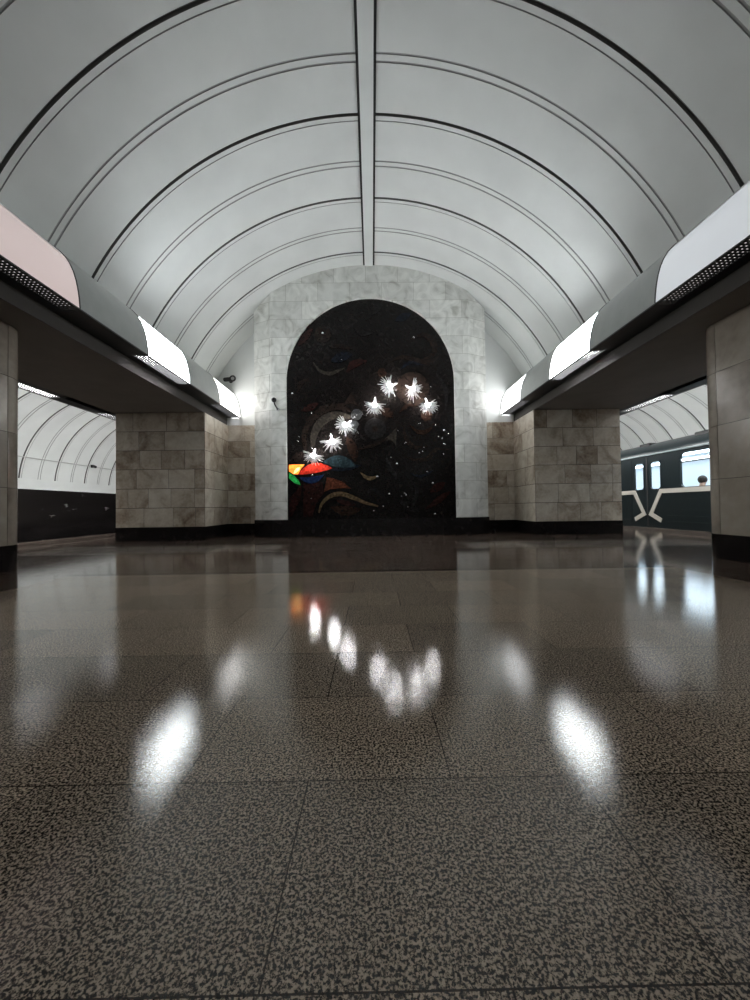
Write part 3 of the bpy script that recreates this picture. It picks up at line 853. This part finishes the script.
mb = MB(); mb.tube([(x+.03, Y_PAN-.006, z-.03), (x+.20, Y_PAN-.006, z-.028)], .006, 8); mb.build('cable', M['steel'], t, smooth=True)
x, z = -3.55, 3.92
t = thing('security_camera', 'dark bullet camera on the white end wall above the far left lamp', 'camera', (x, Y_END, z))
mb = MB(); mb.tube([(x, Y_END+.002, z), (x, Y_END-.02, z)], [.05, .045], 20); mb.tube([(x, Y_END-.015, z), (x, Y_END-.12, z+.01)], .018, 12); mb.build('wall_mount', M['dark_metal'], t, smooth=True)
mb = MB(); mb.tube([(x-.13, Y_END-.08, z+.015), (x+.05, Y_END-.15, z)], [.05, .052], 20); mb.build('housing', M['black_metal'], t, smooth=True)
mb = MB()
ring = [(x+.10+.062*math.cos(k*PI/10), Y_END-.15, z+.02+.062*math.sin(k*PI/10)) for k in range(21)]
mb.tube(ring, .020, 10); mb.build('lens_ring', M['dark_metal'], t, smooth=True)
mb = MB(); mb.tube([(x+.10, Y_END-.14, z+.02), (x+.10, Y_END-.155, z+.02)], [.045, .045], 18); mb.build('lens', M['steel'], t, smooth=True)

# cable and little device on the left track vault
xc = -(PVX + PVR*math.cos(math.asin((2.47-PVZ)/PVR))) + .02
mb = MB(); mb.tube([(xc, Y_BACK+.1, 2.47), (xc, Y_FAR-.1, 2.47)], .016, 8)
tag(mb.build('wall_cable', M['steel'], smooth=True), 'thin grey cable running along the left track vault', 'cable')
t = thing('wall_fixture', 'small dark fixture on the cable of the left track vault', 'fixture', (xc, 15.3, 2.47))
mb = MB(); mb.box((xc+.017, 15.24, 2.42), (xc+.10, 15.36, 2.54)); mb.build('box', M['black_metal'], t, bevel=.01)
mb = MB(); mb.tube([(xc+.08, 15.3, 2.50), (xc+.24, 15.2, 2.44)], [.045, .055], 14); mb.build('horn', M['dark_metal'], t, smooth=True)

# ------------------------------------------------------------------ train on the right track
XT = 7.70
M['train'] = pbr('dark_blue_green_paint', (.005,.010,.012), .28, spec=.32, noise=.08)
M['train_low'] = pbr('darker_lower_paint', (.008,.013,.016), .25)
M['train_white'] = pbr('cream_stripe_paint', (.40,.38,.34), .35)
M['train_grey'] = pbr('grey_gutter', (.22,.27,.28), .3, metal=.3)
M['train_in'] = pbr('pale_interior', (.72,.76,.80), .5)
M['seat'] = pbr('brown_seat', (.12,.06,.04), .6)
M['pane'] = glass_pane('window_glass')
M['rubber'] = pbr('black_rubber', (.01,.01,.01), .7)
M['train_lamp'] = emit('train_ceiling_lamp', (.88,.95,1.0), 4.0)
TY0, TY1 = 1.6, 20.8
tr = thing('metro_train', 'dark blue green metro carriage with cream stripe standing at the right platform', 'train', (XT+1.35, (TY0+TY1)/2, -1.0))
doors = [10.42-4.9, 10.42, 10.42+4.9]
DHW = .62
wins = []
for a, b in ((TY0+.3, doors[0]-.9), (doors[0]+.95, doors[1]-1.14), (doors[1]+1.14, doors[2]-.95), (doors[2]+.95, TY1-.5)):
    n = 2 if b-a > 2.2 else 1
    w = (b-a-(n-1)*.18)/n
    for i in range(n): wins.append((a+i*(w+.18), a+i*(w+.18)+w))
WZ0, WZ1 = 1.05, 1.90
def holed(mb, x0, x1, ya, yb, za, zb, holes, m=0):
    Y = sorted({ya, yb, *[h[0] for h in holes], *[h[1] for h in holes]}); Z = sorted({za, zb, *[h[2] for h in holes], *[h[3] for h in holes]})
    inside = lambda y, z: any(h[0] < y < h[1] and h[2] < z < h[3] for h in holes)
    for y0, y1 in zip(Y, Y[1:]):
        for z0, z1 in zip(Z, Z[1:]):
            if not inside((y0+y1)/2, (z0+z1)/2):
                mb.quad((x0, y0, z0), (x0, y1, z0), (x0, y1, z1), (x0, y0, z1), m)
                mb.quad((x1, y0, z0), (x1, y1, z0), (x1, y1, z1), (x1, y0, z1), m)
    for h in holes:
        mb.quad((x0, h[0], h[2]), (x1, h[0], h[2]), (x1, h[1], h[2]), (x0, h[1], h[2]), m)
        mb.quad((x0, h[0], h[3]), (x1, h[0], h[3]), (x1, h[1], h[3]), (x0, h[1], h[3]), m)
        for y in h[:2]: mb.quad((x0, y, h[2]), (x1, y, h[2]), (x1, y, h[3]), (x0, y, h[3]), m)
ZD0, ZD1 = .03, 1.96
mb = MB()
holed(mb, XT, XT+.05, TY0, TY1, -.75, 2.0, [(a, b, WZ0, WZ1) for a, b in wins] + [(d-DHW, d+DHW, ZD0, ZD1) for d in doors])
mb.box((XT+2.65, TY0, -.75), (XT+2.70, TY1, 2.0))
for y in (TY0, TY1): mb.box((XT, min(y, y+.05), -.75), (XT+2.7, max(y, y+.05), 2.0))
mb.box((XT, TY0, -.78), (XT+2.7, TY1, -.74))
for zr in (.18, .33, .48, .63, .78, .90):         # corrugation of the lower side
    e = [TY0] + [v for d in doors for v in (d-DHW-.03, d+DHW+.03)] + [TY1]
    for a, b in zip(e[::2], e[1::2]): mb.box((XT-.012, a, zr-.012), (XT+.002, b, zr+.012))
mb.build('body', M['train'], tr)
def roof_pts(n=20, k=1.0, dz=0):
    return [(XT+1.35-1.36*math.cos(PI*i/n)*k, 2.0+dz+.5*math.sin(PI*i/n)*k) for i in range(n+1)]
mb = MB()
mb.sheet([[(x, TY0, z) for x, z in roof_pts()], [(x, TY1, z) for x, z in roof_pts()]])
for y in (TY0, TY1): mb.face([mb.vert((x, y, z)) for x, z in roof_pts()])
mb.build('roof', M['train'], tr, smooth=True)
mb = MB(); mb.box((XT-.035, TY0, 1.985), (XT+.01, TY1, 2.025)); mb.build('gutter', M['train_grey'], tr, bevel=.006)
for y in (7.1, 9.0, 10.9, 12.8):
    mb = MB(); mb.box((XT+.30, y-.2, 2.22), (XT+.62, y+.2, 2.405))
    mb.build('roof_vent', M['rubber'], tr, bevel=.03)
# interior
mb = MB()
mb.box((XT+.05, TY0+.06, -.02), (XT+2.64, TY1-.06, .0)); mb.box((XT+2.60, TY0+.06, .0), (XT+2.64, TY1-.06, 2.0)); mb.box((XT+.05, TY0+.06, 2.0), (XT+2.64, TY1-.06, 2.05))
mb.build('interior_lining', M['train_in'], tr)
mb = MB()
for xx in (XT+.75, XT+1.95): mb.box((xx-.09, TY0+.3, 1.955), (xx+.09, TY1-.3, 1.99))
mb.build('ceiling_lamp', M['train_lamp'], tr)
mb = MB()
for a, b in ((doors[0]+.9, doors[1]-.95), (doors[1]+.95, doors[2]-.9)):
    for x0, x1, xb in ((XT+.07, XT+.52, XT+.07), (XT+2.13, XT+2.58, XT+2.50)):
        mb.box((x0, a, .28), (x1, b, .45)); mb.box((xb, a, .45), (xb+.08, b, .86))
        mb.box((x0+.05, a, 0), (x1-.05, b, .28))
mb.build('bench_seat', M['seat'], tr, bevel=.02)
def round_rect_ring(y0, y1, z0, z1, r, x0, x1, w, mb, m=0):
    def rr(a, b, c, d, q):
        q = max(.004, q); P = []
        for cy, cz, st in ((b-q, d-q, 0), (a+q, d-q, 90), (a+q, c+q, 180), (b-q, c+q, 270)):
            for i in range(7):
                t = math.radians(st+15*i); P.append((cy+q*math.cos(t), cz+q*math.sin(t)))
        return P
    o = rr(y0-w, y1+w, z0-w, z1+w, .006); i_ = rr(y0+w*.3, y1-w*.3, z0+w*.3, z1-w*.3, r)
    n = len(o)
    A = [mb.vert((x0, *p)) for p in o]; B = [mb.vert((x0, *p)) for p in i_]; C = [mb.vert((x1, *p)) for p in i_]; D = [mb.vert((x1, *p)) for p in o]
    for k in range(n):
        j = (k+1) % n
        mb.face((A[k], A[j], B[j], B[k]), m); mb.face((B[k], B[j], C[j], C[k]), m); mb.face((A[k], A[j], D[j], D[k]), m); mb.face((D[k], D[j], C[j], C[k]), m)
for a, b in wins:
    mb = MB(); round_rect_ring(a, b, WZ0, WZ1, .12, XT-.008, XT+.045, .02, mb)
    wf = mb.build('window', M['train'], tr)
    mb = MB(); mb.box((XT+.018, a, WZ0), (XT+.024, b, WZ1)); mb.build('pane', M['pane'], wf)
    mb = MB(); mb.box((XT+.008, a+.006, 1.665), (XT+.034, b-.006, 1.695)); mb.build('transom', M['rubber'], wf)
for d in doors:
    dr = None
    for s in (-1, 1):
        a, b = sorted((d, d+s*DHW)); 
        mb = MB(); w0, w1 = a+.13, b-.13
        holed(mb, XT+.004, XT+.038, a+.004, b-.004, ZD0, ZD1, [(w0, w1, 1.05, 1.80)])
        mb.box((XT-.004, d+s*.012-.01, ZD0), (XT+.03, d+s*.012+.01, ZD1), 1)
        dr = mb.build('door', [M['train'], M['rubber']], tr)
        mb = MB(); round_rect_ring(w0, w1, 1.05, 1.80, .08, XT-.006, XT+.036, .014, mb); mb.build('window_frame', M['train'], dr)
        mb = MB(); mb.box((XT+.018, w0, 1.05), (XT+.023, w1, 1.80)); mb.build('pane', M['pane'], dr)
# cream stripe, sloping down to a foot at each door
mb = MB()
def strip_poly(P, w, x=XT-.016):
    P = [Vector(p) for p in P]; Lf, Rt = [], []
    for i, p in enumerate(P):
        t = Vector((0, 0))
        if i: t += (p-P[i-1]).normalized()
        if i < len(P)-1: t += (P[i+1]-p).normalized()
        t.normalize(); nn = Vector((-t.y, t.x)); q = w
        if 0 < i < len(P)-1: q = w/max(.45, (P[i+1]-p).normalized().dot(t))
        Lf.append(p+nn*q/2); Rt.append(p-nn*q/2)
    for i in range(len(P)-1):
        mb.prism([(x, *Lf[i]), (x, *Lf[i+1]), (x, *Rt[i+1]), (x, *Rt[i])], (.014, 0, 0))
ends = [TY0] + doors + [TY1]
for k in range(len(ends)-1):
    a, b = ends[k], ends[k+1]
    P = []
    if k > 0: P += [(a+.50, .20), (a+.13, .37), (a+.50, .985)]
    else: P += [(a, .985)]
    if k < len(ends)-2: P += [(b-.50, .985), (b-.13, .37), (b-.50, .20)]
    else: P += [(b, .985)]
    strip_poly(P, .115)
mb.build('stripe', M['train_white'], tr)
mb = MB()
for y in (3.6, 5.3, 16.6, 18.3):
    for xx in (XT+.45, XT+2.15): mb.tube([(xx, y, -.92), (xx+.1, y, -.92)], [.38, .38], 28)
    mb.tube([(XT+.5, y, -.92), (XT+2.2, y, -.92)], .07, 10)
mb.build('wheelset', M['dark_metal'], tr, smooth=True)
mb = MB()
for xx in (XT+.55, XT+2.15): mb.box((xx-.04, Y_BACK, -1.3), (xx+.04, Y_FAR, -1.28)); mb.box((xx-.015, Y_BACK, -1.28), (xx+.015, Y_FAR, -1.2)); 
struct(mb.build('trim_rails_right', M['steel']), 'steel rails under the train', 'rail')

# passenger on the bench by the near window
M['skin'] = pbr('skin', (.42,.25,.18), .5); M['hair'] = pbr('dark_brown_hair', (.025,.015,.01), .6); M['coat'] = pbr('brown_coat', (.07,.045,.03), .8)
px0, py0 = XT+.34, 9.02
pe = thing('person', 'passenger in a brown coat seated by the train window right of the doors', 'person', (px0, py0, .45))
def skin(name, nodes, edges, mat, parent, lvl=2):
    me = bpy.data.meshes.new(name); me.from_pydata([n[:3] for n in nodes], edges, []); me.materials.append(mat)
    o = bpy.data.objects.new(name, me); COL.objects.link(o)
    o.modifiers.new('skin', 'SKIN'); sv = me.skin_vertices[0].data
    for i, n in enumerate(nodes):
        sv[i].radius = (n[3], n[3] if len(n) < 5 else n[4])
    sv[0].use_root = True
    ss = o.modifiers.new('sub', 'SUBSURF'); ss.levels = lvl; ss.render_levels = lvl
    o.parent = parent; o.matrix_parent_inverse = Matrix.Translation(-parent.location)
    return o
X, Yp = px0, py0
nodes = [(X, Yp, .55, .13, .15), (X-.02, Yp, .75, .11, .14), (X-.04, Yp, .95, .115, .17), (X-.04, Yp, 1.05, .06, .07), (X-.02, Yp, 1.12, .055), (X, Yp, 1.20, .085), (X, Yp, 1.27, .075)]
edges = [(0,1),(1,2),(2,3),(3,4),(4,5),(5,6)]
for s in (-1, 1):
    b = len(nodes)
    nodes += [(X+.06, Yp+s*.10, .54, .085), (X+.30, Yp+s*.11, .53, .072), (X+.46, Yp+s*.11, .50, .06), (X+.48, Yp+s*.11, .27, .05), (X+.46, Yp+s*.11, .07, .04), (X+.60, Yp+s*.12, .04, .035)]
    edges += [(0,b)] + [(b+i, b+i+1) for i in range(5)]
    b = len(nodes)
    nodes += [(X-.03, Yp+s*.19, .96, .055), (X, Yp+s*.23, .72, .045), (X+.20, Yp+s*.14, .63, .035), (X+.28, Yp+s*.09, .62, .028)]
    edges += [(2,b)] + [(b+i, b+i+1) for i in range(3)]
    h = b+3
    for q in range(4):
        c = len(nodes); nodes += [(X+.34, Yp+s*(.055+.022*q), .615, .010), (X+.375, Yp+s*(.055+.02*q), .60, .008)]; edges += [(h, c), (c, c+1)]
    c = len(nodes); nodes += [(X+.31, Yp+s*.045, .625, .011)]; edges += [(h, c)]
skin('body', nodes, edges, M['skin'], pe)
mb = MB(); mb.sphere((X-.02, Yp, 1.225), .098, 18, 12, sc=(1.0,.92,1.05)); mb.build('hair', M['hair'], pe, smooth=True)
mb = MB(); mb.sphere((X+.085, Yp, 1.19), .016, 8, 6, sc=(1,.7,1.3)); mb.build('nose', M['skin'], pe, smooth=True)
cn = [(X, Yp, .55, .145, .17), (X-.02, Yp, .75, .135, .165), (X-.04, Yp, .95, .13, .185), (X-.03, Yp, 1.05, .075, .085)]
ce = [(0,1),(1,2),(2,3)]
for s in (-1, 1):
    b = len(cn); cn += [(X-.03, Yp+s*.19, .96, .07), (X, Yp+s*.235, .72, .06), (X+.19, Yp+s*.145, .635, .05)]; ce += [(2,b),(b,b+1),(b+1,b+2)]
skin('coat', cn, ce, M['coat'], pe)

# ------------------------------------------------------------------ world, camera
w = bpy.data.worlds.new('World'); sc.world = w; w.use_nodes = True
w.node_tree.nodes['Background'].inputs[0].default_value = (.02,.02,.02,1); w.node_tree.nodes['Background'].inputs[1].default_value = .2
cam = bpy.data.cameras.new('camera'); co = bpy.data.objects.new('camera', cam); COL.objects.link(co); sc.camera = co
cam.sensor_fit = 'VERTICAL'; cam.sensor_height = 36; cam.sensor_width = 27; cam.lens = 13.5; cam.clip_start = .02; cam.clip_end = 100
psi, th, rho = math.radians(.46), math.radians(1.07), math.radians(.80)
f = Vector((math.sin(psi)*math.cos(th), math.cos(psi)*math.cos(th), math.sin(th)))
r0 = Vector((math.cos(psi), -math.sin(psi), 0)); u0 = r0.cross(f)
r = r0*math.cos(rho) - u0*math.sin(rho); u = u0*math.cos(rho) + r0*math.sin(rho)
co.matrix_world = Matrix(((r.x, u.x, -f.x, 0), (r.y, u.y, -f.y, 0), (r.z, u.z, -f.z, H_CAM), (0, 0, 0, 1)))

sc.view_settings.view_transform = 'Standard'
sc.view_settings.look = 'None'
sc.view_settings.gamma = 1
sc.view_settings.use_curve_mapping = False
sc.view_settings.exposure = 1.5
try:
    sc.cycles.use_denoising = True
    sc.cycles.max_bounces = 10; sc.cycles.diffuse_bounces = 5; sc.cycles.glossy_bounces = 5; sc.cycles.transparent_max_bounces = 12
    sc.cycles.sample_clamp_indirect = 6
except Exception: pass
